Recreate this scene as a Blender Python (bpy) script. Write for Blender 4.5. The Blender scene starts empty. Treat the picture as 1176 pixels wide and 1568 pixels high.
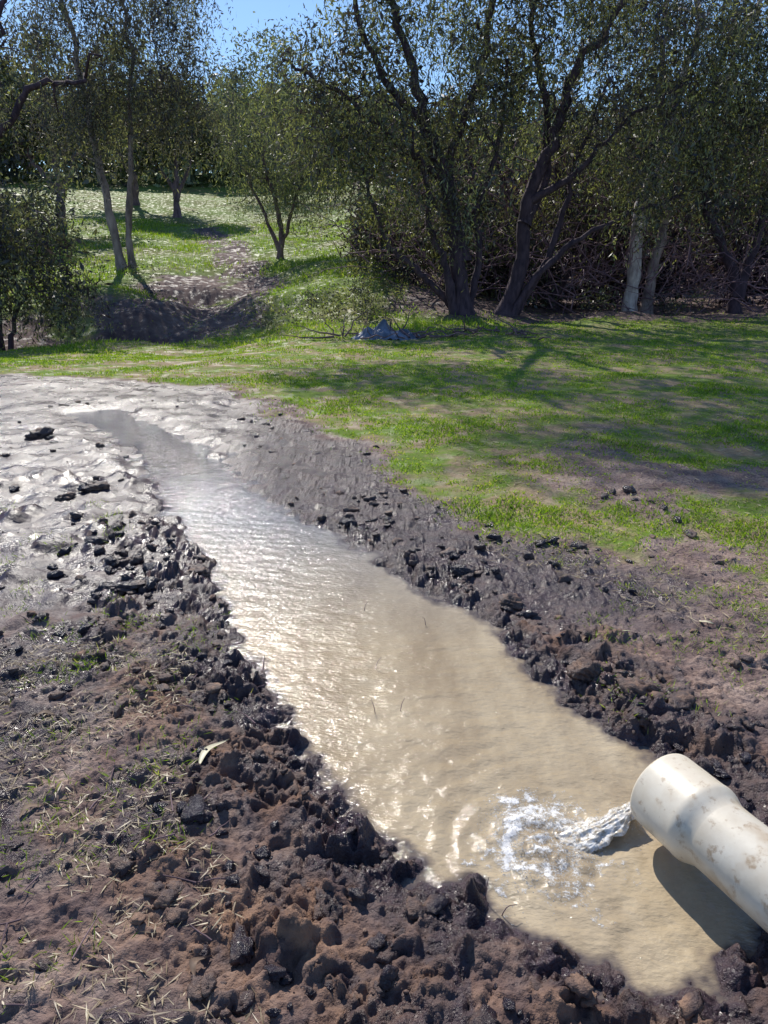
import bpy, math, random
import numpy as np
from mathutils import Vector
R = np.random.RandomState(7)
random.seed(7)
sc = bpy.context.scene
sc.view_settings.view_transform='Standard'
try: sc.view_settings.look='None'
except: pass
sc.view_settings.exposure=0

# ---------------------------------------------------------------- noise
def h2(ix,iy,s):
    h=(ix.astype(np.int64)*374761393+iy.astype(np.int64)*668265263+s*974634777)&0xffffffff
    h=((h^(h>>13))*1274126177)&0xffffffff
    h=((h^(h>>15))*2246822519)&0xffffffff
    return (h^(h>>16))/4294967296.0
def pn(x,y,s=0):
    ix=np.floor(x);iy=np.floor(y);fx=x-ix;fy=y-iy
    u=fx*fx*fx*(fx*(fx*6-15)+10);v=fy*fy*fy*(fy*(fy*6-15)+10)
    def g(a,b):
        t=h2(ix+a,iy+b,s)*6.2831853
        return np.cos(t)*(fx-a)+np.sin(t)*(fy-b)
    return 1.5*((g(0,0)*(1-u)+g(1,0)*u)*(1-v)+(g(0,1)*(1-u)+g(1,1)*u)*v)
def fbm(x,y,s=0,o=4):
    r=0;a=1;t=0
    for i in range(o):
        r=r+a*pn(x*2**i+17.3*i,y*2**i-9.1*i,s+i*13);t+=a;a*=.5
    return r/t*1.3
def worley(x,y,s=0):
    ix=np.floor(x);iy=np.floor(y)
    f1=np.full(x.shape,9.);f2=np.full(x.shape,9.);idr=np.zeros(x.shape)
    for a in(-1,0,1):
        for b in(-1,0,1):
            cx=ix+a+h2(ix+a,iy+b,s+1);cy=iy+b+h2(ix+a,iy+b,s+2)
            d=np.hypot(x-cx,y-cy);r=h2(ix+a,iy+b,s+3)
            m=d<f1
            f2=np.where(m,f1,np.minimum(f2,d));idr=np.where(m,r,idr);f1=np.where(m,d,f1)
    return f1,f2,idr
def ss(a,b,x):
    t=np.clip((x-a)/(b-a),0,1);return t*t*(3-2*t)
def lerp(a,b,t): return a+(b-a)*t

# ---------------------------------------------------------------- terrain
POOL=np.array([(-3.6,8.3),(-3.0,7.5),(-2.27,6.45),(-1.68,5.08),(-1.22,4.17),(-.95,3.68),(-.80,3.21),(-.71,2.89),(-.55,2.67),(-.42,2.346),
(-.29,2.09),(-.15,1.895),(-.02,1.704),(.085,1.60),(.21,1.54),(.34,1.38),(.493,1.30),(.626,1.21),(.778,1.25),(.93,1.36),(1.10,1.55),
(1.13,1.93),(.98,2.16),(.777,2.43),(.67,2.77),(.535,3.17),(.184,3.68),(-.11,4.17),(-.47,4.65),(-.92,5.32),(-1.34,6.2),(-1.9,7.1),(-2.6,8.0),(-3.2,8.7)])
LAWN=np.array([(-60,10.4),(-5.5,10.8),(-3.2,10.4),(-1.76,9.6),(-.94,7.6),(-.16,6.2),(.45,5.08),(.85,4.2),(1.3,3.7),(1.7,3.2),(2.1,2.5),(2.6,1.8),(3.4,1.0),(60,-8),(60,400),(-60,400)])
GUL=np.array([(-30,17.5),(-13,18.6),(-9,19.4),(-6.8,20.8),(-5.6,23.0),(-6.0,25.5)])
def psd(x,y,P):
    d=np.full(x.shape,1e9);ins=np.zeros(x.shape,bool);n=len(P)
    for i in range(n):
        a=P[i];b=P[(i+1)%n];e=b-a
        t=np.clip(((x-a[0])*e[0]+(y-a[1])*e[1])/(e@e),0,1)
        d=np.minimum(d,np.hypot(x-a[0]-t*e[0],y-a[1]-t*e[1]))
        if a[1]!=b[1]:
            c=((a[1]>y)!=(b[1]>y))&(x<(b[0]-a[0])*(y-a[1])/(b[1]-a[1])+a[0]);ins^=c
    return np.where(ins,-d,d)
def pld(x,y,P):
    d=np.full(x.shape,1e9)
    for i in range(len(P)-1):
        a=P[i];b=P[i+1];e=b-a
        t=np.clip(((x-a[0])*e[0]+(y-a[1])*e[1])/(e@e),0,1)
        d=np.minimum(d,np.hypot(x-a[0]-t*e[0],y-a[1]-t*e[1]))
    return d
WL=-.03
def terrain(x,y,full=True):
    x=np.asarray(x,float);y=np.asarray(y,float)
    wl=1-ss(-1,6,x)
    hl=1.05*ss(20.3,24.8,y+.9*fbm(x*.3,y*.3,2,2))+.15*np.maximum(0,np.minimum(y,105.)-26)
    hr=.13*np.maximum(0,np.minimum(y,105.)-36)
    z=hl*wl+hr*(1-wl)
    far=ss(10,24,y)
    z=z-.34*ss(12,17,y)*(1-ss(-4.5,-1.5,x))
    z=z+far*.26*fbm(x*.25,y*.25,3,4)+ss(8,12,y)*.05*fbm(x*.7,y*.7,5,3)
    z=z+ss(24,60,y)*.7*pn(x*.06,y*.06,8)
    wx=x+.9*fbm(x*.35,y*.35,9,3);wy=y+.9*fbm(x*.35,y*.35,12,3)
    dg=pld(wx,wy,GUL)
    gm=np.exp(-(dg/1.25)**2)
    bare=np.exp(-(pld(wx,wy,GUL+np.array([.2,1.2]))/2.9)**4)*np.clip(.9+1.6*fbm(x*.5,y*.5,15,4),0,1)
    path=np.exp(-(pld(wx,wy,np.array([(-5.5,19.5),(-4.4,23),(-4.6,28),(-7.0,36),(-10.5,46)]))/.85)**2)
    bare=np.maximum(bare,path*.9)
    under=ss(20.5,22.5,y+.8*fbm(x*.6,y*.6,18,3))*ss(-1,1.5,x)
    bare=np.maximum(bare,under)
    z=z-.60*gm-.05*path+.06*bare*far*fbm(x*1.0,y*1.0,16,3)
    sd=np.full(x.shape,9.);nb=(x>-5.5)&(x<3.5)&(y>0)&(y<11)
    if nb.any():
        xs=x[nb];ys=y[nb]
        s=psd(xs,ys,POOL)+.07*fbm(xs*3.3,ys*3.3,21,4)*ss(1,4,ys)+.07*fbm(xs*7,ys*7,22,4)
        sd[nb]=s
    deep=lerp(.13,.03,ss(4.6,6.0,y))
    z=z+np.where(sd<0,WL-deep*ss(0,.28,-sd),WL*(1-ss(0,.16,sd)))
    lawn=psd(x,y,LAWN)+.75*fbm(x*1.0,y*1.0,31,4)*ss(2,6,y)
    grass=ss(.25,-.5,lawn)
    grass=grass*(1-.75*ss(-.10,.30,fbm(x*.8,y*.8,33,4))*(1-ss(6,10,y))*ss(.10,.3,x/np.maximum(y,.1)))
    flat=(1-ss(-.9,-.2,x+.1*y))*ss(2.6,3.6,y)*(1-ss(.0,.5,grass))
    near=(y<10.5)&(y>-1)&(np.abs(x)<7.5)
    right=x>(.95-.33*(y-1.5))
    wdt=np.where(right,.46,.74)+.30*fbm(x*2.,y*2.,41,3)
    wdt=np.where(y<1.75,.95,wdt)*lerp(1,.45,ss(3.8,6.0,y))
    clod=np.where(near,(1-ss(wdt*.35,wdt*1.15,sd))*(1-.95*ss(3.6,5.6,y)),0)
    clod=clod*np.clip(.85+.9*fbm(x*2.6,y*2.6,43,3),.25,1)
    clod=np.where(sd<0,clod*(1-ss(0,.12,-sd)),clod)
    bank=(1-ss(0,.45,sd))
    wetn=fbm(x*2.1,y*2.1,51,4)
    wet=np.maximum(flat*np.clip(1.05+.8*wetn,0,1),bank*np.clip(.70+1.2*wetn,0,1)*near)
    wet=np.maximum(wet,(1-ss(0,.09,sd))*near)
    strip=(1-ss(.8,1.5,sd+.4*wetn))*ss(2.7,3.4,y)
    wet=np.maximum(wet,strip)
    wet=np.maximum(wet,np.where((y<3.2)&(x<.2),np.clip(.56+2.0*fbm(x*1.7+3,y*1.7,55,4),0,.97),0))
    wet=np.maximum(wet,np.where((y<3.2)&(x>.8),np.clip(.6+1.2*fbm(x*1.9,y*1.9,56,3),0,.85)*(1-ss(.4,.9,sd)),0))
    wet=wet*(1-.9*ss(.1,.5,grass))
    if full:
        m=near
        xs=x[m];ys=y[m];wx=xs+.03*pn(xs*14,ys*14,61)+.012*pn(xs*41,ys*41,63);wy=ys+.03*pn(xs*14,ys*14,62)+.012*pn(xs*41,ys*41,64)
        c=clod[m];dz=np.zeros(xs.shape)
        for sc_,amp,seed in((5.5,.058,70),(12,.036,75),(30,.017,80),(70,.007,85)):
            f1,f2,r=worley(wx*sc_,wy*sc_,seed)
            b=ss(.0,.32,f2-f1)*np.clip(1.05-f1,0,1)*np.clip(r*1.7-.35,0,1)
            dz+=amp*b
        dz+=.024*fbm(xs*10,ys*10,88,4)+.009*fbm(xs*45,ys*45,89,2)
        dz*=c
        g0=(1-c)
        dz+=g0*.024*fbm(xs*2.5,ys*2.5,90,4)
        fl=flat[m];ng=(1-grass[m])
        f1,f2,r=worley(wx*5,wy*5,95)
        lump=ss(0,.3,f2-f1)*np.clip(1-f1*1.4,0,1)*(r>.62)*r
        f1,f2,r=worley(wx*13,wy*13,96)
        lump2=np.clip(1-f1*1.5,0,1)*(r>.6)*r
        fy=ss(5,8,ys)
        dz+=g0*fl*((.060*lump+.028*lump2)*(1-.75*fy)+.019*(1-.6*fy)*fbm(xs*5,ys*5,97,4)+.006*fbm(xs*22,ys*22,98,3)*(1-.8*fy))
        dz+=.008*fbm(xs*24,ys*24,99,3)*ng*g0*(1-.6*fl)
        f1,f2,r=worley(wx*9,wy*9,103)
        dz+=.022*g0*ng*ss(0,.3,f2-f1)*np.clip(1-f1*1.3,0,1)*(r>.55)*(1-fl)
        f1,f2,r=worley(wx*20,wy*20,101)
        dz+=.014*g0*ng*np.clip(1-f1*1.5,0,1)*(r>.5)*(1-.6*fl)
        f1,f2,r=worley(wx*45,wy*45,105)
        dz+=.008*g0*ng*np.clip(1-f1*1.5,0,1)*(r>.5)*(1-.6*fl)
        dz*=np.where(sd[m]<0,1-ss(0,.18,-sd[m]),1)
        z[m]+=dz
    return z,dict(grass=grass,wet=wet,clod=clod,sd=sd,gul=np.clip(bare,0,1),flat=flat,lawn=lawn)

def axis(core0,core1,d,ratio,lo,hi):
    c=list(np.arange(core0,core1,d))
    s=d;v=c[-1];up=[]
    while v<hi: s*=ratio;v+=s;up.append(v)
    s=d;v=c[0];dn=[]
    while v>lo: s*=ratio;v-=s;dn.append(v)
    return np.array(dn[::-1]+c+up)
ax=axis(-1.2,1.25,.006,1.027,-160,160)
ay=axis(1.0,2.5,.006,1.0125,-30,260)

def mk(name,V,F,mat,smooth=True,attrs=None,parent=None):
    me=bpy.data.meshes.new(name)
    V=np.asarray(V,np.float32);F=np.asarray(F,np.int32);k=F.shape[1]
    me.vertices.add(len(V));me.vertices.foreach_set('co',V.ravel())
    me.loops.add(F.size);me.loops.foreach_set('vertex_index',F.ravel())
    me.polygons.add(len(F));me.polygons.foreach_set('loop_start',np.arange(0,F.size,k,dtype=np.int32))
    me.polygons.foreach_set('loop_total',np.full(len(F),k,np.int32))
    me.polygons.foreach_set('use_smooth',np.full(len(F),smooth))
    me.update(calc_edges=True)
    if attrs:
        for a,v in attrs.items():
            at_=me.attributes.new(a,'FLOAT','POINT');at_.data.foreach_set('value',np.asarray(v,np.float32).ravel())
    me.materials.append(mat)
    ob=bpy.data.objects.new(name,me);sc.collection.objects.link(ob)
    if parent: ob.parent=parent
    return ob
def gridfaces(nx,ny,mask=None):
    i=np.arange(nx*ny).reshape(ny,nx)
    F=np.stack([i[:-1,:-1],i[:-1,1:],i[1:,1:],i[1:,:-1]],-1).reshape(-1,4)
    if mask is not None: F=F[mask.reshape(ny,nx)[:-1,:-1].ravel()]
    return F
def compact(V,F,attrs):
    u,inv=np.unique(F,return_inverse=True)
    return V[u],inv.reshape(F.shape),{k:v[u] for k,v in attrs.items()}

# ---------------------------------------------------------------- materials
def newmat(name):
    m=bpy.data.materials.new(name);m.use_nodes=True
    nt=m.node_tree;b=nt.nodes['Principled BSDF'];return m,nt,b
class N:
    def __init__(s,nt): s.nt=nt;s.L=nt.links.new
    def node(s,t,**k):
        n=s.nt.nodes.new(t)
        for a,v in k.items(): setattr(n,a,v)
        return n
    def attr(s,n): return s.node('ShaderNodeAttribute',attribute_name=n).outputs['Fac']
    def pos(s): return s.node('ShaderNodeNewGeometry').outputs['Position']
    def noise(s,scale,detail=4,rough=.55,vec=None):
        n=s.node('ShaderNodeTexNoise');n.inputs['Scale'].default_value=scale;n.inputs['Detail'].default_value=detail;n.inputs['Roughness'].default_value=rough
        s.L(vec if vec else s.pos(),n.inputs['Vector']);return n.outputs['Fac']
    def mr(s,v,a,b,c=0,d=1):
        n=s.node('ShaderNodeMapRange');s.L(v,n.inputs[0])
        for i,q in enumerate((a,b,c,d)): n.inputs[i+1].default_value=q
        return n.outputs[0]
    def mix(s,f,a,b):
        n=s.node('ShaderNodeMix',data_type='RGBA')
        for sock,v in((n.inputs[0],f),(n.inputs[6],a),(n.inputs[7],b)):
            if isinstance(v,(int,float)): sock.default_value=v
            elif isinstance(v,tuple): sock.default_value=v+(1,) 
            else: s.L(v,sock)
        return n.outputs[2]
    def math(s,op,a,b=None):
        n=s.node('ShaderNodeMath',operation=op)
        for i,v in enumerate((a,b)):
            if v is None: continue
            if isinstance(v,(int,float)): n.inputs[i].default_value=v
            else: s.L(v,n.inputs[i])
        return n.outputs[0]
    def bump(s,h,strength,dist,nrm=None):
        n=s.node('ShaderNodeBump');n.inputs['Distance'].default_value=dist
        if isinstance(strength,(int,float)): n.inputs['Strength'].default_value=strength
        else: s.L(strength,n.inputs['Strength'])
        s.L(h,n.inputs['Height'])
        if nrm: s.L(nrm,n.inputs['Normal'])
        return n.outputs[0]

def mat_ground():
    m,nt,b=newmat('ground');n=N(nt)  # violet tint of shadows mixed into the mud and soil colours
    g=n.attr('grass');w=n.attr('wet');c=n.attr('clod');gu=n.attr('gul');fl=n.attr('flat')
    dry=n.mix(n.mr(n.noise(5,6),.35,.65),(.19,.125,.115),(.42,.305,.25))
    dry=n.mix(n.mr(n.noise(60,3),.42,.64,0,.7),dry,(.085,.056,.06))
    cl=n.mix(n.mr(n.noise(9,5),.38,.6),(.060,.037,.042),(.30,.18,.12))
    wetc=n.mix(n.mr(n.noise(7,5),.35,.65),(.016,.010,.021),(.072,.048,.060))
    gr=n.mix(n.mr(n.noise(1.3,6,.70),.43,.56),(.34,.25,.15),(.14,.23,.016))
    gr=n.mix(n.mr(n.noise(22,4),.45,.7,0,.5),gr,(.15,.11,.06))
    hill=n.mix(n.mr(n.noise(.40,5,.6),.36,.6),(.17,.165,.055),(.14,.21,.03))
    sep=n.node('ShaderNodeSeparateXYZ');n.L(n.pos(),sep.inputs[0])
    gr=n.mix(n.mr(sep.outputs[1],15,24),gr,hill)
    soil=n.mix(n.mr(n.noise(1.7,6,.65),.35,.68),(.070,.044,.050),(.20,.135,.115))
    gr=n.mix(n.mr(n.math('ADD',gu,n.math('MULTIPLY',n.math('SUBTRACT',n.noise(1.1,6,.65),.5),1.6)),.3,.6),gr,soil)
    col=n.mix(c,dry,cl)
    wf=n.math('MULTIPLY',w,n.mr(n.noise(14,5),.25,.6,.6,1))
    col=n.mix(wf,col,wetc)
    gf=n.mr(n.math('ADD',g,n.math('MULTIPLY',n.math('SUBTRACT',n.noise(6,5),.5),1.1)),.35,.75)
    gf=n.math('MULTIPLY',gf,n.mr(g,0,.15))
    col=n.mix(gf,col,gr)
    n.L(col,b.inputs['Base Color'])
    sheen=n.math('MULTIPLY',wf,n.math('SUBTRACT',1.0,gf))
    ro=n.mr(sheen,0,.8,.9,.25)
    pud=n.mr(n.noise(4.5,5),.38,.64,.58,1.75)
    n.L(n.math('MULTIPLY',ro,pud),b.inputs['Roughness'])
    b.inputs['IOR'].default_value=1.42
    h=n.math('ADD',n.noise(45,5,.6),n.math('MULTIPLY',n.noise(160,4,.6),.4))
    n.L(n.bump(h,n.mr(fl,0,1,.9,.42),.016),b.inputs['Normal'])
    return m
def simple(name,c1,c2,scale,rough,bs=.4,bd=.01,stretch=None):
    m,nt,b=newmat(name);n=N(nt)
    vec=None
    if stretch:
        mp=n.node('ShaderNodeMapping');n.L(n.pos(),mp.inputs[0]);mp.inputs['Scale'].default_value=stretch;vec=mp.outputs[0]
    f=n.noise(scale,6,.6,vec)
    n.L(n.mix(n.mr(f,.35,.65),c1,c2),b.inputs['Base Color']);b.inputs['Roughness'].default_value=rough
    n.L(n.bump(f,bs,bd),b.inputs['Normal']);return m
def mat_clod():
    m,nt,b=newmat('clod_soil');n=N(nt)  # clod browns carry a painted violet shadow tint
    c=n.mix(n.mr(n.noise(30,5),.35,.65),(.080,.048,.046),(.32,.19,.125))
    wf=n.mr(n.noise(2.6,5,.65),.45,.62)
    c=n.mix(wf,(.028,.019,.029),c)
    n.L(c,b.inputs['Base Color']);n.L(n.mr(wf,0,1,.22,.8),b.inputs['Roughness'])
    h=n.math('ADD',n.noise(70,5,.65),n.math('MULTIPLY',n.noise(220,3,.6),.5))
    n.L(n.bump(h,.9,.010),b.inputs['Normal']);return m
def mat_leaf(name,dark,mid,light,tr=.42,gls=.06):
    m,nt,b=newmat(name);n=N(nt)
    v=n.attr('var')
    r=n.node('ShaderNodeValToRGB');n.L(v,r.inputs[0])
    e=r.color_ramp.elements;e[0].color=dark+(1,);e[1].color=light+(1,);q=e.new(.5);q.color=mid+(1,)
    nt.nodes.remove(b)
    d=n.node('ShaderNodeBsdfDiffuse');t=n.node('ShaderNodeBsdfTranslucent');gl=n.node('ShaderNodeBsdfGlossy');gl.inputs['Roughness'].default_value=.42
    n.L(r.outputs[0],d.inputs[0]);
    br=n.node('ShaderNodeMixRGB',blend_type='MULTIPLY');br.inputs[0].default_value=1;n.L(r.outputs[0],br.inputs[1]);br.inputs[2].default_value=(1.7,1.7,.9,1)
    n.L(br.outputs[0],t.inputs[0])
    mx=n.node('ShaderNodeMixShader');mx.inputs[0].default_value=tr;n.L(d.outputs[0],mx.inputs[1]);n.L(t.outputs[0],mx.inputs[2])
    m2=n.node('ShaderNodeMixShader');m2.inputs[0].default_value=gls;n.L(mx.outputs[0],m2.inputs[1]);n.L(gl.outputs[0],m2.inputs[2])
    n.L(m2.outputs[0],nt.nodes['Material Output'].inputs[0]);return m
M_ground=mat_ground()
M_clod=mat_clod()
M_barkd=simple('bark_dark',(.026,.015,.028),(.090,.056,.074),9,.9,.8,.03,(1,1,.3))  # bark colours hold a painted violet shadow tint
M_barkp=simple('bark_pale',(.26,.19,.19),(.74,.66,.62),5,.7,.5,.02,(1,1,.35))
M_barkg=simple('bark_grey',(.13,.095,.10),(.42,.33,.31),4,.8,.4,.02,(1,1,.35))
M_barkm=simple('bark_brown',(.09,.055,.065),(.26,.17,.18),6,.85,.6,.02,(1,1,.3))
M_twig=simple('dry_twigs',(.10,.052,.080),(.28,.17,.19),3,.8,.2,.01)
L_pep=mat_leaf('leaf_pepper',(.026,.020,.038),(.092,.102,.055),(.29,.31,.125))
L_euc=mat_leaf('leaf_eucalypt',(.036,.030,.056),(.098,.100,.078),(.24,.245,.145))
L_dark=mat_leaf('leaf_dark',(.020,.011,.034),(.052,.036,.050),(.16,.14,.065),.3,.04)  # understory's purple shade put into the leaf colours
L_far=mat_leaf('leaf_far',(.052,.054,.068),(.125,.145,.095),(.27,.30,.14))  # paler leaves: distance haze put into the colour
L_grass=mat_leaf('grass_blade',(.10,.17,.012),(.24,.38,.022),(.52,.48,.16),.42,.04)
L_straw=mat_leaf('straw',(.16,.11,.07),(.34,.26,.16),(.58,.49,.33),.2,.04)

# ---------------------------------------------------------------- ground
X,Y=np.meshgrid(ax,ay);x=X.ravel();y=Y.ravel()
z,at=terrain(x,y)
ground=mk('ground',np.stack([x,y,z],1),gridfaces(len(ax),len(ay)),M_ground,True,{k:at[k] for k in('grass','wet','clod','gul','flat')})
Zg=z.reshape(len(ay),len(ax))
def gzi(px,py):
    i=np.clip(np.searchsorted(ax,px)-1,0,len(ax)-2);j=np.clip(np.searchsorted(ay,py)-1,0,len(ay)-2)
    fx=(px-ax[i])/(ax[i+1]-ax[i]);fy=(py-ay[j])/(ay[j+1]-ay[j])
    return (Zg[j,i]*(1-fx)+Zg[j,i+1]*fx)*(1-fy)+(Zg[j+1,i]*(1-fx)+Zg[j+1,i+1]*fx)*fy
def gz1(a,b): return float(gzi(np.array([a]),np.array([b]))[0])
def ati(k,px,py):
    A=at[k].reshape(len(ay),len(ax));i=np.clip(np.searchsorted(ax,px)-1,0,len(ax)-2);j=np.clip(np.searchsorted(ay,py)-1,0,len(ay)-2)
    return A[j,i]

# ---------------------------------------------------------------- water
S=(.465,1.755);M0=(.745,1.83)
def mat_water():
    m,nt,b=newmat('muddy_water');n=N(nt)
    f=n.attr('foam');dp=n.attr('shallow')
    mp0=n.node('ShaderNodeMapping');n.L(n.pos(),mp0.inputs[0]);mp0.inputs['Rotation'].default_value=(0,0,-.42);mp0.inputs['Scale'].default_value=(2.2,.8,1)
    c=n.mix(n.mr(n.noise(1.8,6,.66,mp0.outputs[0]),.36,.64),(.35,.27,.175),(.52,.42,.285))
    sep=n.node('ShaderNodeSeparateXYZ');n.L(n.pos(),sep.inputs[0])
    c=n.mix(n.mr(sep.outputs[1],2.9,4.7,0,.9),c,(.19,.20,.225))  # far water: bluish sky reflection painted into the base colour
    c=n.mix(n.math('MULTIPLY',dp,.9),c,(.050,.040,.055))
    fz=n.math('MULTIPLY',n.mr(n.math('ADD',f,n.math('MULTIPLY',n.math('SUBTRACT',n.noise(150,5,.7),.5),2.0)),.36,.72),n.mr(f,.02,.2))
    c=n.mix(fz,c,(.86,.84,.82))
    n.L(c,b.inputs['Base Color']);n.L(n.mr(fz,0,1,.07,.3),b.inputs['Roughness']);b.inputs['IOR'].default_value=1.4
    mp=n.node('ShaderNodeMapping');n.L(n.pos(),mp.inputs[0]);mp.inputs['Rotation'].default_value=(0,0,.45);mp.inputs['Scale'].default_value=(1,1.8,1)
    h=n.math('ADD',n.noise(8,3,.5,mp.outputs[0]),n.math('MULTIPLY',n.noise(38,4,.6,mp.outputs[0]),.40))
    h=n.math('ADD',h,n.math('MULTIPLY',fz,.15))
    n.L(n.bump(h,.8,.013),b.inputs['Normal']);return m
M_water=mat_water()
wm=(at['sd']<.32)&(x>-4.2)&(x<1.6)&(y<9)&(y>1.0)
r=np.hypot(x-S[0],y-S[1])
th=np.arctan2(y-S[1],x-S[0])
wz=WL+.0044*np.exp(-r/.34)*np.sin(r*62+3.2*fbm(x*5,y*5,201,2))+.0046*np.exp(-r/1.3)*fbm(x*12,y*12,203,3)+.0012*fbm(x*5,y*5,204,3)
fn=fbm(x*42,y*42,205,3)
rr=r*(1+.6*fbm(x*8,y*8,207,3))
foam=np.exp(-((rr-.118)/.030)**2)*(.68+.6*fn)*(.75+.38*np.cos(th-2.9))+np.exp(-(rr/.085)**2)*(.24+.6*fn)+np.exp(-((rr-.19)/.025)**2)*(.22+.6*fn)
foam=foam+.20*np.exp(-r/.26)+.25*np.exp(-r/.35)*np.clip(fbm(x*14,y*14,213,2),0,1)
ex,ey=M0[0]-S[0],M0[1]-S[1];L2=ex*ex+ey*ey
tt=np.clip(((x-S[0])*ex+(y-S[1])*ey)/L2,0,1);dl=np.hypot(x-S[0]-ex*tt,y-S[1]-ey*tt+.02*np.sin(tt*7))
trail=np.exp(-(dl/(.044-.014*tt))**2)
foam=np.maximum(foam,trail*(.50+.6*fn))
foam=np.clip(foam,0,1)
chop=fbm(x*24,y*24,215,3)
wz=wz+.012*np.exp(-(r/.16)**2)*chop+.004*foam+.050*trail*tt**2*(.9+.4*chop)
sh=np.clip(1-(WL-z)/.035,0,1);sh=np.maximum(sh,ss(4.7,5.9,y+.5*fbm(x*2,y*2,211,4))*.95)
V=np.stack([x,y,wz],1);F=gridfaces(len(ax),len(ay),wm)
V,F,wa=compact(V,F,{'foam':foam,'shallow':sh})
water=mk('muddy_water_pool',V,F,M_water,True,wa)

# ---------------------------------------------------------------- leaves / tubes
def quads(C,D,Ln,W,var):
    n=len(C);D=D/np.linalg.norm(D,axis=1,keepdims=True)
    rv=R.normal(size=(n,3));s=np.cross(D,rv);s/=np.linalg.norm(s,axis=1,keepdims=True)+1e-9
    Ln=np.broadcast_to(Ln,(n,))[:,None];W=np.broadcast_to(W,(n,))[:,None]
    V=np.stack([C,C+D*Ln*.45+s*W*.5,C+D*Ln,C+D*Ln*.45-s*W*.5],1).reshape(-1,3)
    return V,np.arange(n*4).reshape(n,4),np.repeat(var,4)
def tube(P,r,sides=6):
    P=np.asarray(P);n=len(P);T=np.gradient(P,axis=0);T/=np.linalg.norm(T,axis=1,keepdims=True)+1e-9
    ref=np.array([1.,.1,0]) if abs(T[0][0])<.8 else np.array([0,1.,.1])
    U=np.cross(T,ref);U/=np.linalg.norm(U,axis=1,keepdims=True)+1e-9;W=np.cross(T,U)
    a=np.arange(sides)*2*math.pi/sides
    V=P[:,None,:]+np.asarray(r)[:,None,None]*(np.cos(a)[None,:,None]*U[:,None,:]+np.sin(a)[None,:,None]*W[:,None,:])
    i=np.arange(n*sides).reshape(n,sides)
    F=np.stack([i[:-1],np.roll(i[:-1],-1,1),np.roll(i[1:],-1,1),i[1:]],-1).reshape(-1,4)
    return V.reshape(-1,3),F
class Acc:
    def __init__(s): s.V=[];s.F=[];s.A=[];s.n=0
    def add(s,V,F,A=None):
        s.V.append(V);s.F.append(F+s.n);s.n+=len(V)
        if A is not None: s.A.append(A)
    def get(s): return np.concatenate(s.V),np.concatenate(s.F)
    def obj(s,name,mat,smooth=True,parent=None):
        V,F=s.get();return mk(name,V,F,mat,smooth,{'var':np.concatenate(s.A)} if s.A else None,parent)
def catmull(P,k=5):
    P=np.asarray(P,float);Q=np.vstack([2*P[0]-P[1],P,2*P[-1]-P[-2]]);o=[]
    for i in range(1,len(Q)-2):
        for j in range(k):
            t=j/k;a,b,c,d=Q[i-1],Q[i],Q[i+1],Q[i+2]
            o.append(.5*((2*b)+(-a+c)*t+(2*a-5*b+4*c-d)*t*t+(-a+3*b-3*c+d)*t**3))
    o.append(P[-1]);return np.array(o)
def ell(c,r,n,hollow=.35):
    d=R.normal(size=(n,3));d/=np.linalg.norm(d,axis=1,keepdims=True)
    q=(hollow**3+(1-hollow**3)*R.rand(n))**(1/3)
    return np.array(c)+d*q[:,None]*np.array(r)
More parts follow.
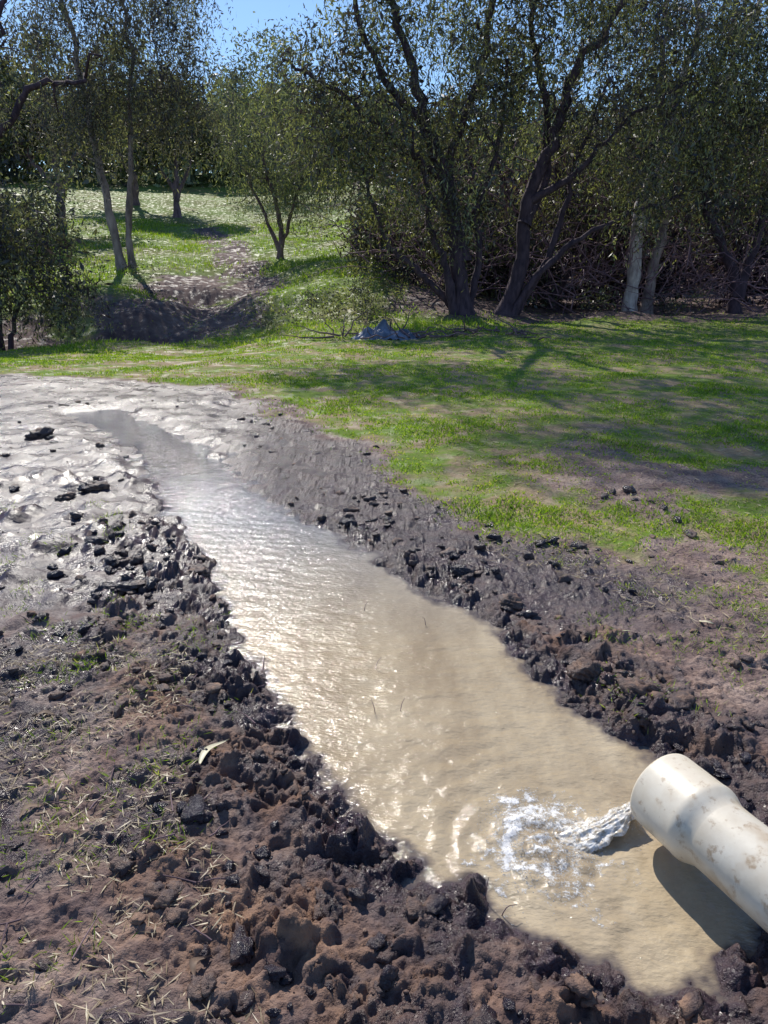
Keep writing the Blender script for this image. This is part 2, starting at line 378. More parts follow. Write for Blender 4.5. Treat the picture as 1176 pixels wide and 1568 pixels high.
def tree(name,base,trunks,crowns,style,bark,leafmat,leafn=60,lsize=(.13,.035),clump=.5,drop=1.1,strands=9,gnarl=.24,leafkeep=1.0,core=11):
    bz=gz1(*base);B=np.array([base[0],base[1],bz-.12])
    e=bpy.data.objects.new(name,None);sc.collection.objects.link(e)
    acc=Acc();NP=[];NR=[]
    for pts,r0,r1 in trunks:
        P=catmull(np.array(pts,float),6)+B
        n=len(P);j=R.normal(size=(n,3))*gnarl*.4;j[0]=0;P=P+j*np.linspace(0,1,n)[:,None]
        rad=np.linspace(r0,r1,n)**1.0*(1+.08*R.normal(size=n));rad[0]=r0*1.6;rad[1]=r0*1.15
        V,F=tube(P,rad,9);acc.add(V,F)
        k=int(n*.3);NP+=list(P[k:]);NR+=list(rad[k:])
    A=np.concatenate([ell(np.array(c)+B,r,n) for c,r,n in crowns])
    NPa=np.array(NP)
    d=np.min(np.linalg.norm(A[:,None]-NPa[None],axis=2),axis=1);A=A[np.argsort(d)]
    for a in A:
        NPa=np.array(NP);v=a-NPa;dd=np.linalg.norm(v,axis=1)*(1+.35*(v[:,2]<0))
        i=int(np.argmin(dd));p0=NPa[i];L=np.linalg.norm(a-p0)
        if L<.15: continue
        t=np.linspace(0,1,6)[:,None]
        P=p0*(1-t)+a*t+np.array([0,0,1.])*np.sin(t*math.pi)*L*.12+R.normal(size=(6,3))*gnarl*L*.5*np.sin(t*math.pi)
        r0=min(NR[i]*.80,.020+.034*L);rad=np.linspace(r0,.009,6)
        V,F=tube(P,rad,5);acc.add(V,F)
        NP+=list(P[2:]);NR+=list(rad[2:])
    acc.obj('trunk_and_limbs',bark,True,e)
    la=Acc();A=A[R.rand(len(A))<leafkeep];nA=len(A)
    cv=np.clip(R.normal(.42,.30,nA),0,1)
    if style=='droop':
        m=nA*strands;src=np.repeat(np.arange(nA),strands)
        st=A[src]+R.normal(size=(m,3))*clump*np.array([1,1,.6])
        ln=drop*(.4+.9*R.rand(m));dirx=R.normal(size=(m,2))*.28
        k=leafn;mm=m*k;s2=np.repeat(np.arange(m),k);t=np.tile(np.linspace(0,1,k),m)+R.rand(mm)*.1
        C=st[s2].copy();C[:,0]+=dirx[s2,0]*t*ln[s2];C[:,1]+=dirx[s2,1]*t*ln[s2];C[:,2]-=ln[s2]*t**1.15*.95
        C+=R.normal(size=(mm,3))*.03
        gzv=gzi(C[:,0],C[:,1]);ok=C[:,2]>gzv+.15
        D=R.normal(size=(mm,3))*.6;D[:,2]-=.7
        C=C[ok];D=D[ok];s3=s2[ok]
        var=np.clip(cv[src[s3]]+R.normal(size=len(C))*.16,0,1)
        V,F,a=quads(C,D,lsize[0]*(.6+.8*R.rand(len(C))),lsize[1]*(.7+.6*R.rand(len(C))),var);la.add(V,F,a)
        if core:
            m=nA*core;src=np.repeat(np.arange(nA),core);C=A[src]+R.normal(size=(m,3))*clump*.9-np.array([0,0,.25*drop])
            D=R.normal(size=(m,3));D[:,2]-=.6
            V,F,a=quads(C,D,.22*(.6+.8*R.rand(m)),.075*(.7+.6*R.rand(m)),np.clip(cv[src]*.5+R.normal(size=m)*.08,0,1));la.add(V,F,a)  # inner leaves darker: crown shade put into their colour
    else:
        m=nA*leafn;src=np.repeat(np.arange(nA),leafn)
        cs=clump*(.6+.8*R.rand(nA))
        C=A[src]+R.normal(size=(m,3))*(cs[src]*.55)[:,None]*np.array([1,1,.7])
        D=R.normal(size=(m,3));D[:,2]-=.5
        ok=C[:,2]>gzi(C[:,0],C[:,1])+.02;C=C[ok];D=D[ok];src=src[ok]
        var=np.clip(cv[src]+R.normal(size=len(C))*.18,0,1)
        V,F,a=quads(C,D,lsize[0]*(.6+.8*R.rand(len(C))),lsize[1]*(.7+.6*R.rand(len(C))),var);la.add(V,F,a)
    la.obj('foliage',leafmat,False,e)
    return e

PL=dict(leafn=13,lsize=(.145,.031),clump=.34,drop=1.45,strands=8)
tree('pepper_tree',(2.3,22),
 [([(0,0,0),(-.25,0,1.7),(-.6,.1,3.6),(-1.2,0,5.0),(-1.5,0,6.2),(-2.2,.3,8),(-2.6,.2,10.2)],.26,.06),
  ([(-.1,.15,0),(-.7,0,.7),(-1.3,-.2,1.2),(-2.1,-.3,1.9),(-2.6,-.4,3.0),(-3.2,-.2,4.6)],.13,.03),
  ([(-.25,-.1,0),(-.55,-.2,1.3),(-1.0,-.3,2.4),(-1.1,-.5,3.6),(-1.8,-.6,5.2)],.14,.03),
  ([(.1,.1,0),(.4,.2,1.5),(.3,.3,3),(.9,.4,4.6),(.9,.3,6.5)],.13,.04),
  ([(-.05,0,1.5),(-.5,.4,4),(.2,.4,6.2),(.6,.2,8.2),(.6,0,11)],.16,.05),
  ([(-1.2,0,5.0),(-2.3,-.2,6.0),(-3.0,-.3,7.6),(-3.6,-.2,9)],.11,.04),
  ([(-2.2,.3,8),(-3.6,-.3,9.6),(-4.6,-.8,11.2),(-4.6,-1.4,13.6)],.10,.04),
  ([(-.6,.1,3.6),(-2,0,4.6),(-3.3,-.2,5.6),(-4.4,-.3,6.2),(-5.0,0,6.6)],.10,.02)],
 [((-1.6,0,6.6),(3.3,2.6,2.4),150),((-3.4,-.3,5.6),(1.8,1.6,1.8),56),((.3,0,9.8),(3.6,2.6,2.2),66),((-1.0,-.6,4.0),(2.5,1.6,1.4),44),
  ((-5.3,-.8,11.0),(2.4,1.6,.9),95),((-4,-1.5,14.2),(2.8,1.3,1.1),110),((-1.8,-1,11.8),(2.2,1.3,1.0),70)],
 'droop',M_barkd,L_pep,**PL)
tree('pepper_tree',(3.7,22.6),
 [([(-.2,0,0),(.25,0,1.4),(.35,0,3.2),(1.0,0,5.0),(1.4,0,6.4),(2.3,-.2,7.6),(3.2,0,10)],.24,.06),
  ([(.3,0,2.6),(.9,.3,4.0),(.7,.4,6),(.2,.4,8.0),(.3,.5,11)],.14,.04),
  ([(.1,.2,0),(1.2,.2,2.0),(1.6,.2,4.0),(2.4,.1,6)],.13,.03),
  ([(0,-.1,0),(.7,-.2,1.2),(1.9,-.3,2.3),(3.2,-.4,2.9),(4.6,-.4,3.4)],.12,.03),
  ([(.35,0,3.2),(1.6,-.3,3.9),(2.8,-.5,5.2),(4.2,-.5,6.0)],.11,.03)],
 [((2.2,0,7.2),(3.6,2.6,2.6),150),((.2,.3,9.6),(3,2.4,2.6),60),((3.8,-.4,5.0),(2.6,1.8,1.9),70)],
 'droop',M_barkd,L_pep,**PL)
tree('eucalyptus_tree',(8.0,25.0),
 [([(0,0,0),(.05,0,1.6),(.02,0,3.2),(.5,.1,5.2),(1.0,0,7.4),(1.2,0,11)],.24,.07),
  ([(.05,0,2.8),(.9,0,5.0),(2.2,.1,7.2),(3.2,.2,9.8)],.15,.04)],
 [((1.2,0,8.8),(3.4,3,3.0),115),((2.9,-.3,6.2),(2.6,2.2,1.7),55)],
 'droop',M_barkp,L_pep,**PL)
tree('eucalyptus_tree',(8.75,25.6),
 [([(0,0,0),(.1,0,1.6),(.35,0,3.4),(-.1,.1,6),(-.3,0,9),(.2,0,12)],.20,.05)],
 [((-.3,0,9.4),(2.6,2.4,3.2),55)],'droop',M_barkg,L_euc,**PL)
tree('pepper_tree',(11.4,24.9),
 [([(0,0,0),(-.3,0,1.5),(-1.3,-.2,3.0),(-1.7,-.2,5.2),(-1.4,0,8)],.2,.05),([(0,0,.6),(.5,0,3),(1.4,0,6),(1.5,0,9)],.17,.05)],
 [((-1.0,-.2,6.4),(2.8,2.2,2.2),90),((1.2,0,8.2),(3,2.6,3),70),((-.3,-.5,4.2),(2.2,1.4,1.2),30)],
 'droop',M_barkd,L_pep,**PL)
tree('pepper_tree',(6.0,27.2),
 [([(0,0,0),(-.3,0,1.5),(.3,0,3.0),(-.2,.2,5.2),(.4,0,8)],.2,.05),([(0,0,.6),(-.8,0,2),(-1.8,0,4),(-2.6,0,6)],.14,.04),([(0,0,.6),(.9,0,2),(1.6,0,4)],.12,.04)],
 [((0,0,5.0),(4.6,1.6,2.2),110)],
 'droop',M_barkd,L_pep,**PL)
tree('eucalyptus_tree',(-10.1,30),
 [([(0,0,0),(-.2,0,1.8),(-.5,0,4.4),(-.8,0,7),(-1.2,0,10.5)],.19,.06),
  ([(.35,.2,0),(.35,.2,1.6),(.75,.2,4),(1.0,.2,7),(1.2,0,10)],.15,.05)],
 [((-.7,0,8.2),(2.2,2.0,3.0),115),((1.9,0,8.4),(2.3,2.0,2.8),125),((2.2,0,6.0),(1.9,1.5,1.4),50),((-.9,0,5.4),(1.8,1.4,1.5),34)],
 'droop',M_barkg,L_euc,leafn=13,lsize=(.16,.036),clump=.38,drop=1.5,strands=8,core=9)
tree('pepper_tree',(-9.9,19.4),
 [([(0,0,0),(-.1,0,1.2),(-.5,0,2.6),(-.9,0,4)],.16,.04),([(.1,0,0),(.5,0,1.3),(1.1,-.2,2.4)],.08,.02),([(0,0,.3),(-1,0,1.3),(-1.8,0,2.4)],.08,.02),([(0,0,.5),(.2,0,2),(.5,0,3.6)],.08,.02)],
 [((-.6,0,3.7),(1.7,1.6,1.3),80),((1.0,0,3.4),(1.5,1.4,1.2),64),((1.2,-.2,2.3),(1.5,1.4,.9),44)],
 'droop',M_barkd,L_pep,leafn=12,lsize=(.12,.028),clump=.34,drop=1.2,strands=8,core=11)
tree('pepper_tree',(-12.3,23.5),
 [([(0,0,0),(.3,0,3),(-.3,0,4.8),(.4,0,6.2),(-.1,0,7.4),(.9,0,8.4),(1.5,0,10)],.21,.08),
  ([(.1,0,4.2),(1.5,0,4.9),(2.5,0,5.9),(3.6,0,6.1),(4.3,0,6.6)],.14,.03),([(.4,0,6.2),(1.6,0,7.0),(2.0,0,8.2),(3.2,0,9.4)],.11,.03)],
 [((.8,0,7.4),(3.0,2.0,2.2),60),((2.4,0,6.2),(2.0,1.4,1.2),22)],
 'droop',M_barkd,L_euc,leafn=9,lsize=(.13,.032),clump=.3,drop=.6,strands=4,leafkeep=.65,gnarl=.40,core=0)
for bx,by,s,mt in((-17.5,56,1.2,L_far),(-13.0,50,.95,L_pep),(-24,48,1.1,L_far),(-8.6,68,1.5,L_far),(-17.5,43,1.1,L_pep)):
    a1,a2,a3=R.uniform(-1,1,3)
    tree('hill_tree',(bx,by),
     [([(0,0,0),(.3*a1,0,1.6*s),(-.5*a2,0,3.5*s),(.6*a3,0,6.5*s)],.25*s,.06),([(0,0,1.2*s),(.9*s,0,3*s),(1.9*s,0,5*s)],.15*s,.05),([(0,0,1.8*s),(-1.1*s,0,3.4*s),(-1.8*s,0,5*s)],.13*s,.05)],
     [((.8*a1,0,6.2*s),(2.4*s,2.2*s,2.4*s),50),((1.9*s,.3,4.9*s),(1.7*s,1.5*s,1.2*s),26),((-1.8*s,0,4.9*s+a2),(1.6*s,1.5*s,1.3*s),26)],'clump',M_barkm,mt,leafn=70,lsize=(.34,.12),clump=.8*s)
tree('willow_tree',(-4.4,33),
 [([(0,0,0),(.1,0,1.6),(-.4,0,3.4),(-.6,0,5.4)],.13,.04),([(0,0,.4),(.6,0,2),(1.0,0,4)],.09,.03),([(0,0,.5),(-.8,0,2.4),(-1.4,0,4)],.08,.03)],
 [((0,0,4.8),(2.5,1.7,2.1),110),((1.4,-.3,3.2),(1.5,1.2,1.2),36)],'droop',M_barkm,L_far,leafn=12,lsize=(.17,.038),clump=.36,drop=1.9,strands=8,core=5)

def mass(name,pts,rad,n_per,lsize,mat,varc=.45):
    n=len(pts);m=n*n_per;src=np.repeat(np.arange(n),n_per)
    C=pts[src]+R.normal(size=(m,3))*(rad[src]*.5)[:,None]
    g=gzi(C[:,0],C[:,1]);ok=C[:,2]>g;C=C[ok];src=src[ok]
    cv=np.clip(R.normal(varc,.25,n),0,1)
    V,F,a=quads(C,R.normal(size=(len(C),3))-np.array([0,0,.3]),lsize[0]*(.6+.8*R.rand(len(C))),lsize[1]*(.7+.6*R.rand(len(C))),np.clip(cv[src]+R.normal(size=len(C))*.15,0,1))
    return mk(name,V,F,mat,False,{'var':a})
def band(x0,x1,y0,y1,hmin,hmax,n):
    px=R.uniform(x0,x1,n);py=R.uniform(y0,y1,n);hh=(hmin+(hmax-hmin)*(.5+.5*pn(px*.35,py*.2,301)))*R.rand(n)**.7
    return np.stack([px,py,gzi(px,py)+hh],1)
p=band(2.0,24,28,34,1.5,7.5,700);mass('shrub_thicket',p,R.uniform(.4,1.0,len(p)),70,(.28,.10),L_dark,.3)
p=band(-1.0,6,25,31,.5,3.2,240);mass('shrub_thicket',p,R.uniform(.3,.7,len(p)),75,(.2,.07),L_pep,.25)
p=band(-75,75,80,98,4,10,1500);mass('distant_trees',p,R.uniform(1.2,2.4,len(p)),50,(1.0,.42),L_far,.5)
p=band(-32,-14,26,40,1.0,4.5,220);mass('shrub_thicket',p,R.uniform(.5,1.1,len(p)),80,(.25,.09),L_pep,.4)
p=band(3,40,40,52,5,12,400);mass('distant_trees',p,R.uniform(1.0,2.0,len(p)),60,(.6,.24),L_far,.3)
bp=[]
for cx,cy,n_ in((-2.9,20.2,7),(-1.8,21.4,10),(-.6,21.2,9),(-.4,22.8,12),(-8.2,25.8,7),(-13.5,22.5,10),(9.4,24.3,8),(6.6,24.2,7)):
    q=np.stack([cx+R.normal(size=n_)*.45,cy+R.normal(size=n_)*.35,np.zeros(n_)],1);q[:,2]=gzi(q[:,0],q[:,1])+R.uniform(.05,.75,n_);bp.append(q)
p=np.concatenate(bp);mass('low_bushes',p,R.uniform(.2,.5,len(p)),70,(.10,.035),L_pep,.45)

tw=Acc()
for i in range(1000):
    hi=i>560
    bx=R.uniform(-.5,16) if not hi else R.uniform(-1,15);by=R.uniform(23.5,28.5);b=np.array([bx,by,gz1(bx,by)+(R.uniform(0,1.6) if not hi else R.uniform(1.5,6))])
    L=R.uniform(1,3.4);d=np.array([R.normal()*.7,R.normal()*.3,R.uniform(.1,1.1)]);d/=np.linalg.norm(d)
    t=np.linspace(0,1,6)[:,None];P=b+d*L*t+R.normal(size=(6,3))*.07*L*np.sin(t*3.1)
    P[:,2]-=(t[:,0]**2)*L*R.uniform(-.1,.5)
    V,F=tube(P,np.linspace(.022,.005,6)*R.uniform(.5,1.3),4);tw.add(V,F)
tw.obj('tangled_branches',M_twig)

# ---------------------------------------------------------------- grass
def blades(px,py,h,w,var,lean=.5):
    n=len(px);pz=gzi(px,py)
    C=np.stack([px,py,pz-.004],1);D=R.normal(size=(n,3))*lean;D[:,2]=1
    return quads(C,D,h,w,var)
gacc=Acc()
N1=480000
u=R.rand(N1);py=2.0*(26/2.0)**u;px=(R.rand(N1)*2-1)*(.62*py+1.2)
g=ati('grass',px,py);gl=ati('gul',px,py)
pt=fbm(px*1.0,py*1.0,401,5);pf=fbm(px*6,py*6,402,3)
prob=g*np.clip(.55+2.4*pt+1.9*pf,0.02,1)*(1-.93*gl)
k=R.rand(N1)<prob;px=px[k];py=py[k];pt=pt[k];pf=pf[k]
h=(.012+.016*R.rand(len(px))+.032*np.clip(pt+pf*.6,0,1))*(1+.03*py);w=.0035+.00095*py
var=np.clip(.46-.5*pt+R.normal(size=len(px))*.2+.35*(R.rand(len(px))<.12),0,1)
V,F,a=blades(px,py,h,w,var,.8);gacc.add(V,F,a)
N2=60000;ci=R.randint(0,1500,N2);cx=R.uniform(-18,3,1500);cy=R.uniform(17,48,1500)
kk=(fbm(cx*.4,cy*.4,411,3)>-.1)&(ati('gul',cx,cy)<.45);sel=kk[ci];ci=ci[sel]
px=cx[ci]+R.normal(size=len(ci))*.4;py=cy[ci]+R.normal(size=len(ci))*.4
hh=np.where(py>24,.08+.16*R.rand(len(px)),.05+.10*R.rand(len(px)))
V,F,a=blades(px,py,hh,.026,np.clip(R.normal(.42,.22,len(px)),0,1),.5);gacc.add(V,F,a)
N3=8500;cx=np.concatenate([R.uniform(-2.2,-.55,80),R.uniform(.9,2.5,90),R.uniform(-4,-1.6,30)]);cy=np.concatenate([R.uniform(1.2,3.3,80),R.uniform(2.3,4.8,90),R.uniform(3.4,5,30)])
ci=R.randint(0,200,N3);px=cx[ci]+R.normal(size=N3)*.05;py=cy[ci]+R.normal(size=N3)*.05
V,F,a=blades(px,py,.015+.038*R.rand(N3),.0032,np.clip(R.normal(.4,.25,N3),0,1),1.2);gacc.add(V,F,a)
gacc.obj('grass',L_grass,False)

def lying(px,py,L,w,var,up=.004):
    n=len(px);C=np.stack([px,py,gzi(px,py)+up],1);t=R.rand(n)*6.283
    D=np.stack([np.cos(t),np.sin(t),R.normal(size=n)*.12],1);sd_=np.stack([-np.sin(t),np.cos(t),R.normal(size=n)*.3],1)
    L=L[:,None];w=w[:,None];V=np.stack([C-D*L*.5,C+sd_*w,C+D*L*.5,C-sd_*w],1).reshape(-1,3)
    V[:,2]=np.maximum(V[:,2],np.repeat(C[:,2],4)-.003)
    return V,np.arange(4*n).reshape(n,4),np.repeat(var,4)
st=Acc();n=8000
px=R.uniform(-1.9,-.15,n);py=R.uniform(1.05,2.9,n);kk=(fbm(px*2.5,py*2.5,421,3)>-.15)&(px<-.2-.35*(py-1.0));px=px[kk];py=py[kk]
V,F,a=lying(px,py,R.uniform(.012,.07,len(px)),R.uniform(.0008,.0025,len(px)),R.rand(len(px)));st.add(V,F,a)
n=14000;px=R.uniform(.6,4.5,n);py=R.uniform(2.2,9,n);kk=ati('lawn',px,py)<.3;px=px[kk];py=py[kk]
V,F,a=lying(px,py,R.uniform(.02,.1,len(px)),R.uniform(.001,.0030,len(px)),R.rand(len(px)),.01);st.add(V,F,a)
st.obj('straw_litter',L_straw,False)

# ---------------------------------------------------------------- clods (angular, crumbly)
import bmesh
def ico(sub):
    bm=bmesh.new();bmesh.ops.create_icosphere(bm,subdivisions=sub,radius=1)
    V=np.array([v.co[:] for v in bm.verts]);F=np.array([[v.index for v in f.verts] for f in bm.faces]);bm.free();return V,F
I3=ico(3);I2=ico(2);I4=ico(4)
def rock(V,seed,npl=11,rg=.14):
    rs=np.random.RandomState(seed);nn=rs.normal(size=(npl,3));nn/=np.linalg.norm(nn,axis=1,keepdims=True);dd=rs.uniform(.55,1.0,npl)
    dt=V@nn.T;rr=np.where(dt>.05,dd/np.maximum(dt,.05),9).min(1);rr=np.minimum(rr,1.35)
    rr=rr+rg*pn(V[:,0]*2.3+V[:,2]*1.7+seed,V[:,1]*2.3-V[:,2]*2.1,500+seed)+rg*.7*pn(V[:,0]*6+V[:,2]*5,V[:,1]*6-V[:,2]*4.6,520+seed)
    q=V*rr[:,None];q[:,2]*=.75;return q
lib=[(rock(I3[0] if s<9 else I2[0],s,11,.28),I3[1] if s<9 else I2[1]) for s in range(16)]
ca=Acc();NC=15000
px=np.concatenate([R.uniform(-1.9,1.9,NC),R.uniform(-5,0,5000)]);py=np.concatenate([R.uniform(1.0,5.2,NC),R.uniform(3,9,5000)])
c=ati('clod',px,py);sdv=ati('sd',px,py);fl=ati('flat',px,py);gr=ati('grass',px,py)
cl2=np.clip(.5+1.3*fbm(px*5,py*5,431,3),.05,1)
pr=np.maximum(c*.60*cl2,.12*fl*np.clip(.4+1.5*fbm(px*1.5,py*1.5,433,3),0,1)+.09*(1-gr)*(fl<.5))*np.where(sdv<-.012,.0,1)*(gr<.5)
kk=R.rand(len(px))<pr;px=px[kk];py=py[kk];c=c[kk];pz=gzi(px,py)
for i in range(len(px)):
    s=.0035+.024*R.rand()**3.4
    if py[i]>3.4: s*=1.5
    if R.rand()<.016 and c[i]>.4: s=.028+.018*R.rand()
    V,F=lib[R.randint(0,9) if s>.010 else R.randint(9,16)]
    t=R.rand()*6.28;ct,st_=math.cos(t),math.sin(t);sc3=np.array([R.uniform(.75,1.5),R.uniform(.7,1.2),R.uniform(.6,1.1)])*s
    q=V*sc3;q=np.stack([q[:,0]*ct-q[:,1]*st_,q[:,0]*st_+q[:,1]*ct,q[:,2]],1)+np.array([px[i],py[i],pz[i]+s*.15])
    ca.add(q,F)
ca.obj('mud_clods',M_clod,True)

# ---------------------------------------------------------------- pipe
def mat_pipe():
    m,nt,b=newmat('pvc_cream');n=N(nt)
    c=n.mix(n.mr(n.noise(6,5,.65),.35,.65),(.66,.57,.44),(.80,.73,.61))
    c=n.mix(n.mr(n.noise(22,5,.7),.55,.66,0,.75),c,(.36,.24,.14))
    c=n.mix(n.mr(n.noise(11,3,.5),.56,.68,0,.5),c,(.48,.34,.20))
    n.L(c,b.inputs['Base Color']);b.inputs['Roughness'].default_value=.38
    n.L(n.bump(n.noise(30,4),.2,.003),b.inputs['Normal']);return m
M_pipe=mat_pipe()
pm=Vector((.820,1.799,.13));pd=Vector((.139,-.343,.012)).normalized()
q=pd.to_track_quat('Z','Y')
K=1.12
prof=[(.088,.30),(.096,.02),(.098,.0),(.101,-.003),(.1055,.0),(.1065,.006),(.1065,.125),(.1075,.132),(.1078,.142),(.106,.15),(.099,.166),(.092,.182),(.0905,.20),(.0905,2.6),(.083,2.6),(.083,.35)]
sd_=64;V=[];F=[]
for r_,l_ in prof:
    for k in range(sd_):
        a=k*2*math.pi/sd_;v=q@Vector((K*r_*math.cos(a),K*r_*math.sin(a),K*l_))+pm;V.append(v[:])
for i in range(len(prof)-1):
    for k in range(sd_): F.append((i*sd_+k,i*sd_+(k+1)%sd_,(i+1)*sd_+(k+1)%sd_,(i+1)*sd_+k))
mk('pvc_pipe',V,F,M_pipe,True)

m_s,nt,b=newmat('splash_water');n_=N(nt)
n_.L(n_.mix(n_.mr(n_.noise(55,5,.7),.40,.60),(.46,.38,.27),(.86,.84,.81)),b.inputs['Base Color']);b.inputs['Roughness'].default_value=.08;b.inputs['IOR'].default_value=1.4
m_d,nt,b=newmat('water_drops');b.inputs['Base Color'].default_value=(.88,.87,.85,1);b.inputs['Roughness'].default_value=.1;b.inputs['IOR'].default_value=1.33;b.inputs['Transmission Weight'].default_value=.35
A0=np.array([.770,1.848,.030]);E0=np.array([S[0]+.06,S[1]+.01,WL-.004])
na,nb_=90,50;ta,tb=np.meshgrid(np.linspace(0,1,na),np.linspace(-1,1,nb_))
dxy=(E0-A0)[:2];dn=dxy/np.hypot(*dxy);nr=np.array([-dn[1],dn[0]])
wid=.026+.045*ta+.016*fbm(ta*5,tb*2,801,3)
cx_=A0[0]+(E0[0]-A0[0])*ta+nr[0]*wid*tb+.010*fbm(ta*4,tb*1.5,803,3);cy_=A0[1]+(E0[1]-A0[1])*ta+nr[1]*wid*tb-.018*np.sin(ta*3.14)
cz_=A0[2]+(E0[2]-A0[2])*ta**1.1+.012*np.sqrt(np.clip(1-tb**2,0,1))*(1-.6*ta)-.012*tb**2+.010*ta**.5*fbm(ta*3,tb*4,805,3)*(1-tb**2)+.004*fbm(ta*11,tb*7,807,3)
e=bpy.data.objects.new('water_splash',None);sc.collection.objects.link(e)
mk('stream',np.stack([cx_.ravel(),cy_.ravel(),cz_.ravel()],1),gridfaces(na,nb_),m_s,True,None,e)
Vi,Fi=ico(1);tri=Acc()
for j in range(2800):
    a=R.rand()*6.28;rr_=(.118+R.normal()*.03) if R.rand()<.6 else abs(R.normal())*.12+.02
    rr_*=1+.25*math.sin(3*a+1);s=.0004+.0014*R.rand()**3
    hgt=abs(R.normal()*.018)*math.exp(-rr_/.12)
    tri.add(Vi*s*np.array([1,1,R.uniform(.7,1.5)])+np.array([S[0]+rr_*math.cos(a),S[1]+rr_*math.sin(a),WL+.006+hgt]),Fi)
for j in range(700):
    t=R.rand();P=A0*(1-t)+E0*t+R.normal(size=3)*.024*(t+.15);s=.0005+.0013*R.rand()**2
    P[2]=max(P[2]+.012,WL+.004);tri.add(Vi*s+P,Fi)
tri.obj('droplets',m_d,True,e)

# ---------------------------------------------------------------- small things
def leafobj(name,x0,y0,L,w,rot,mat,curl=.02):
    V=[];F=[];n=14
    for i in range(n):
        t=i/(n-1);ww=w*math.sin(math.pi*min(1,t**.8))**.8+.0006
        lx=(t-.5)*L;bend=curl*math.sin(math.pi*t)
        for s in(-1,0,1):
            bb=s*ww+bend*1.2
            V.append((x0+lx*math.cos(rot)-bb*math.sin(rot),y0+lx*math.sin(rot)+bb*math.cos(rot),.004*abs(s)+.008*math.sin(t*5)))
    V=np.array(V);V[:,2]+=np.percentile(gzi(V[:,0],V[:,1]),80)+.003
    for i in range(n-1):
        for s in(0,1): F.append((i*3+s,i*3+s+1,(i+1)*3+s+1,(i+1)*3+s))
    return mk(name,V,F,mat,True)
M_leafp=simple('fallen_leaf_pale',(.50,.45,.30),(.66,.60,.42),30,.5,.2,.002)
M_leafb=simple('fallen_leaf_brown',(.10,.06,.04),(.22,.14,.09),30,.7,.3,.002)
leafobj('fallen_leaf',-.575,2.12,.17,.012,1.15,M_leafp)
for (a_,b_,c_,r_,m_) in((-1.07,1.85,.09,.9,M_leafb),(-.43,1.32,.07,1.2,M_leafb),(-1.25,2.35,.08,.3,M_leafb),(.9,2.9,.07,.4,M_leafb),(1.5,3.1,.08,2.2,M_leafp),(-.98,1.30,.07,.2,M_leafb)):
    leafobj('fallen_leaf',a_,b_,c_,.010,r_,m_)
twg=Acc()
for a_,b_,h_,lx in((-.03,2.42,.06,-.02),(.06,2.44,.05,.02),(-.04,2.75,.05,.03),(.27,1.55,.07,.01),(.30,1.50,.03,.05),(-.1,3.3,.04,.02),(.2,3.15,.03,-.02)):
    P=np.array([(a_,b_,-.06),(a_+lx*.4,b_,0),(a_+lx,b_+.01,h_-.03)]);P=catmull(P,3);V,F=tube(P,np.linspace(.0018,.0008,len(P)),5);twg.add(V,F)
for i in range(80):
    a_=R.uniform(-1.9,-.4);b_=R.uniform(1.1,3.2);L=R.uniform(.04,.14);t_=R.rand()*6.28;tt_=np.linspace(-.5,.5,5)
    P=np.stack([a_+tt_*L*math.cos(t_),b_+tt_*L*math.sin(t_),np.zeros(5)],1);P[:,2]=gzi(P[:,0],P[:,1]).max()+.003+R.normal(size=5)*.002
    V,F=tube(P,np.linspace(.0028,.0012,5),5);twg.add(V,F)
twg.obj('twigs',M_barkm)
sl=Acc()
for i,(a_,b_,s_,r_) in enumerate([(-3.3,6.95,(.12,.09,.10),0),(-1.30,3.45,(.13,.05,.04),.5),(-1.02,3.75,(.06,.10,.05),.3),(-2.15,5.2,(.1,.08,.06),.2),(-2.25,5.0,(.08,.06,.05),1),(-.99,2.42,(.03,.07,.03),.2),
   (-.35,1.38,(.04,.05,.04),.4),(-.15,1.50,(.04,.06,.045),.1),(.82,2.62,(.06,.05,.05),.3),(1.0,2.5,(.10,.05,.05),-.4),(1.12,2.42,(.07,.05,.04),.5),(-2.6,4.35,(.14,.06,.035),.2),(-1.7,4.1,(.07,.05,.035),0),(.42,3.65,(.07,.05,.04),0),(.62,3.3,(.06,.05,.04),1)]):
    q_=rock(I4[0],100+i,13,.30)*np.array(s_);c_,d_=math.cos(r_),math.sin(r_)
    q_=np.stack([q_[:,0]*c_-q_[:,1]*d_,q_[:,0]*d_+q_[:,1]*c_,q_[:,2]],1)+np.array([a_,b_,gz1(a_,b_)+s_[2]*.2]);sl.add(q_,I4[1])
sl.obj('mud_lumps',M_clod)
M_tarp=simple('tarp_grey',(.055,.075,.12),(.20,.24,.34),3,.5,.4,.03)
bx,by=.0,16.6;g0=gz1(bx,by)
nx_=50;gx,gy=np.meshgrid(np.linspace(-.8,.8,nx_),np.linspace(-.5,.5,nx_))
rr_=np.hypot(gx/.8,gy/.5)*(1+.25*fbm(gx*2,gy*2,704,2));f1,f2,rd=worley(gx*3.2+5,gy*3.2,700)
hz=.48*np.clip(1-rr_**1.6,0,1)*(.45+.7*rd*(1-f1))+.10*np.abs(fbm(gx*4,gy*4,702,3))*(rr_<1)-.03
mk('crumpled_tarp',np.stack([gx.ravel()+bx,gy.ravel()+by,hz.ravel()+g0],1),gridfaces(nx_,nx_,(rr_<1.0).ravel()),M_tarp,False)
fb=Acc()
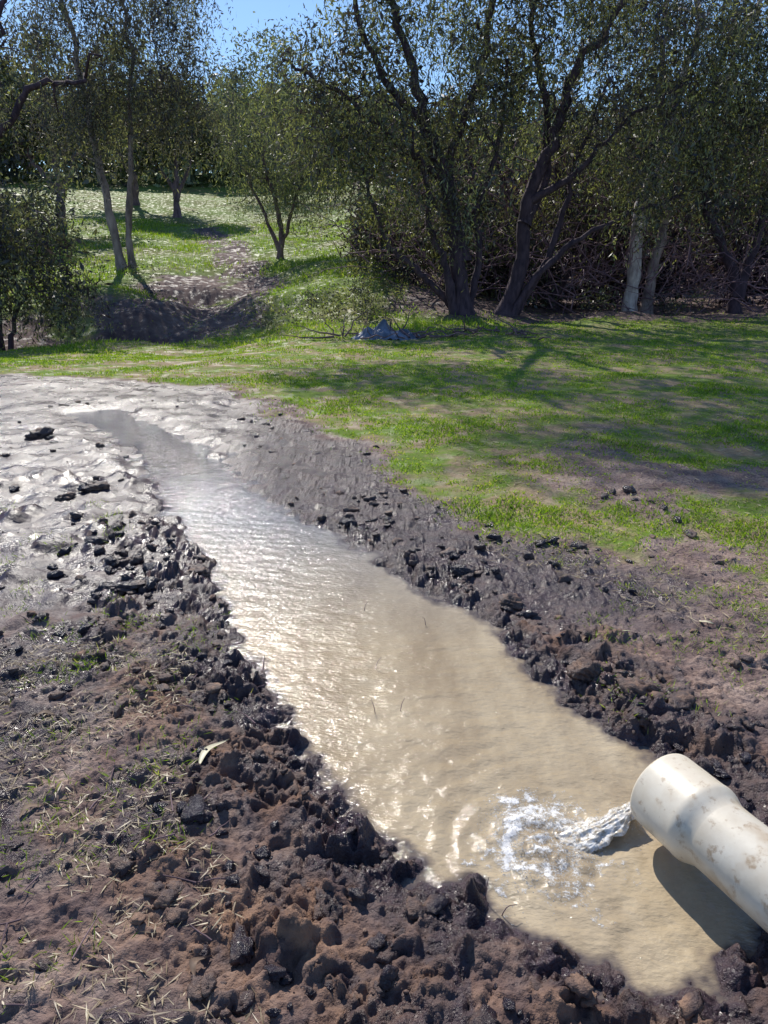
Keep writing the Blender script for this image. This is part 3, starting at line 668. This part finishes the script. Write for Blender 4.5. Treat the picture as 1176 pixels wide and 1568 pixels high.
for i in range(54):
    a_=R.uniform(0.2,3.4) if i>22 else R.uniform(-1.1,.8);b_=16.8+R.normal()*.5;L=R.uniform(.4,1.2);d=np.array([R.normal(),R.normal()*.4,R.uniform(0,.22)+(.5 if i<16 else 0)]);d/=np.linalg.norm(d)
    zb=gz1(a_,b_)+.04;t=np.linspace(0,1,6)[:,None]
    P=np.array([a_,b_,zb])+d*L*t+R.normal(size=(6,3))*.04;P[:,2]=np.maximum(P[:,2],zb);V,F=tube(P,np.linspace(.026,.006,6)*R.uniform(.4,1.1),5);fb.add(V,F)
fb.obj('fallen_branches',M_barkm)

# ---------------------------------------------------------------- light, sky, camera
az=math.radians(-20);el=math.radians(43)
dv=Vector((math.sin(az)*math.cos(el),math.cos(az)*math.cos(el),math.sin(el)))
sl_=bpy.data.lights.new('sun','SUN');sl_.energy=5.0;sl_.angle=math.radians(.5);sl_.color=(1,.95,.86)
so=bpy.data.objects.new('sun',sl_);sc.collection.objects.link(so);so.rotation_euler=dv.to_track_quat('Z','Y').to_euler()
w=bpy.data.worlds.new('World');sc.world=w;w.use_nodes=True;nt=w.node_tree;bg=nt.nodes['Background']
sky=nt.nodes.new('ShaderNodeTexSky');sky.sky_type='NISHITA';sky.sun_disc=False;sky.sun_elevation=el;sky.sun_rotation=az%(2*math.pi)
sky.dust_density=0.2;sky.air_density=1.0;sky.ozone_density=1.5;sky.altitude=300
mu=nt.nodes.new('ShaderNodeMixRGB');mu.blend_type='MULTIPLY';mu.inputs[0].default_value=1;mu.inputs[2].default_value=(.86,1.02,1.20,1)
nt.links.new(sky.outputs[0],mu.inputs[1]);nt.links.new(mu.outputs[0],bg.inputs[0]);bg.inputs[1].default_value=.12
cd=bpy.data.cameras.new('camera');cam=bpy.data.objects.new('camera',cd);sc.collection.objects.link(cam)
cd.sensor_fit='VERTICAL';cd.sensor_height=36;cd.lens=26;cd.clip_end=2000;cd.clip_start=.02
cam.location=(0,0,1.6);cam.rotation_euler=(math.radians(90-18.7),0,0);sc.camera=cam
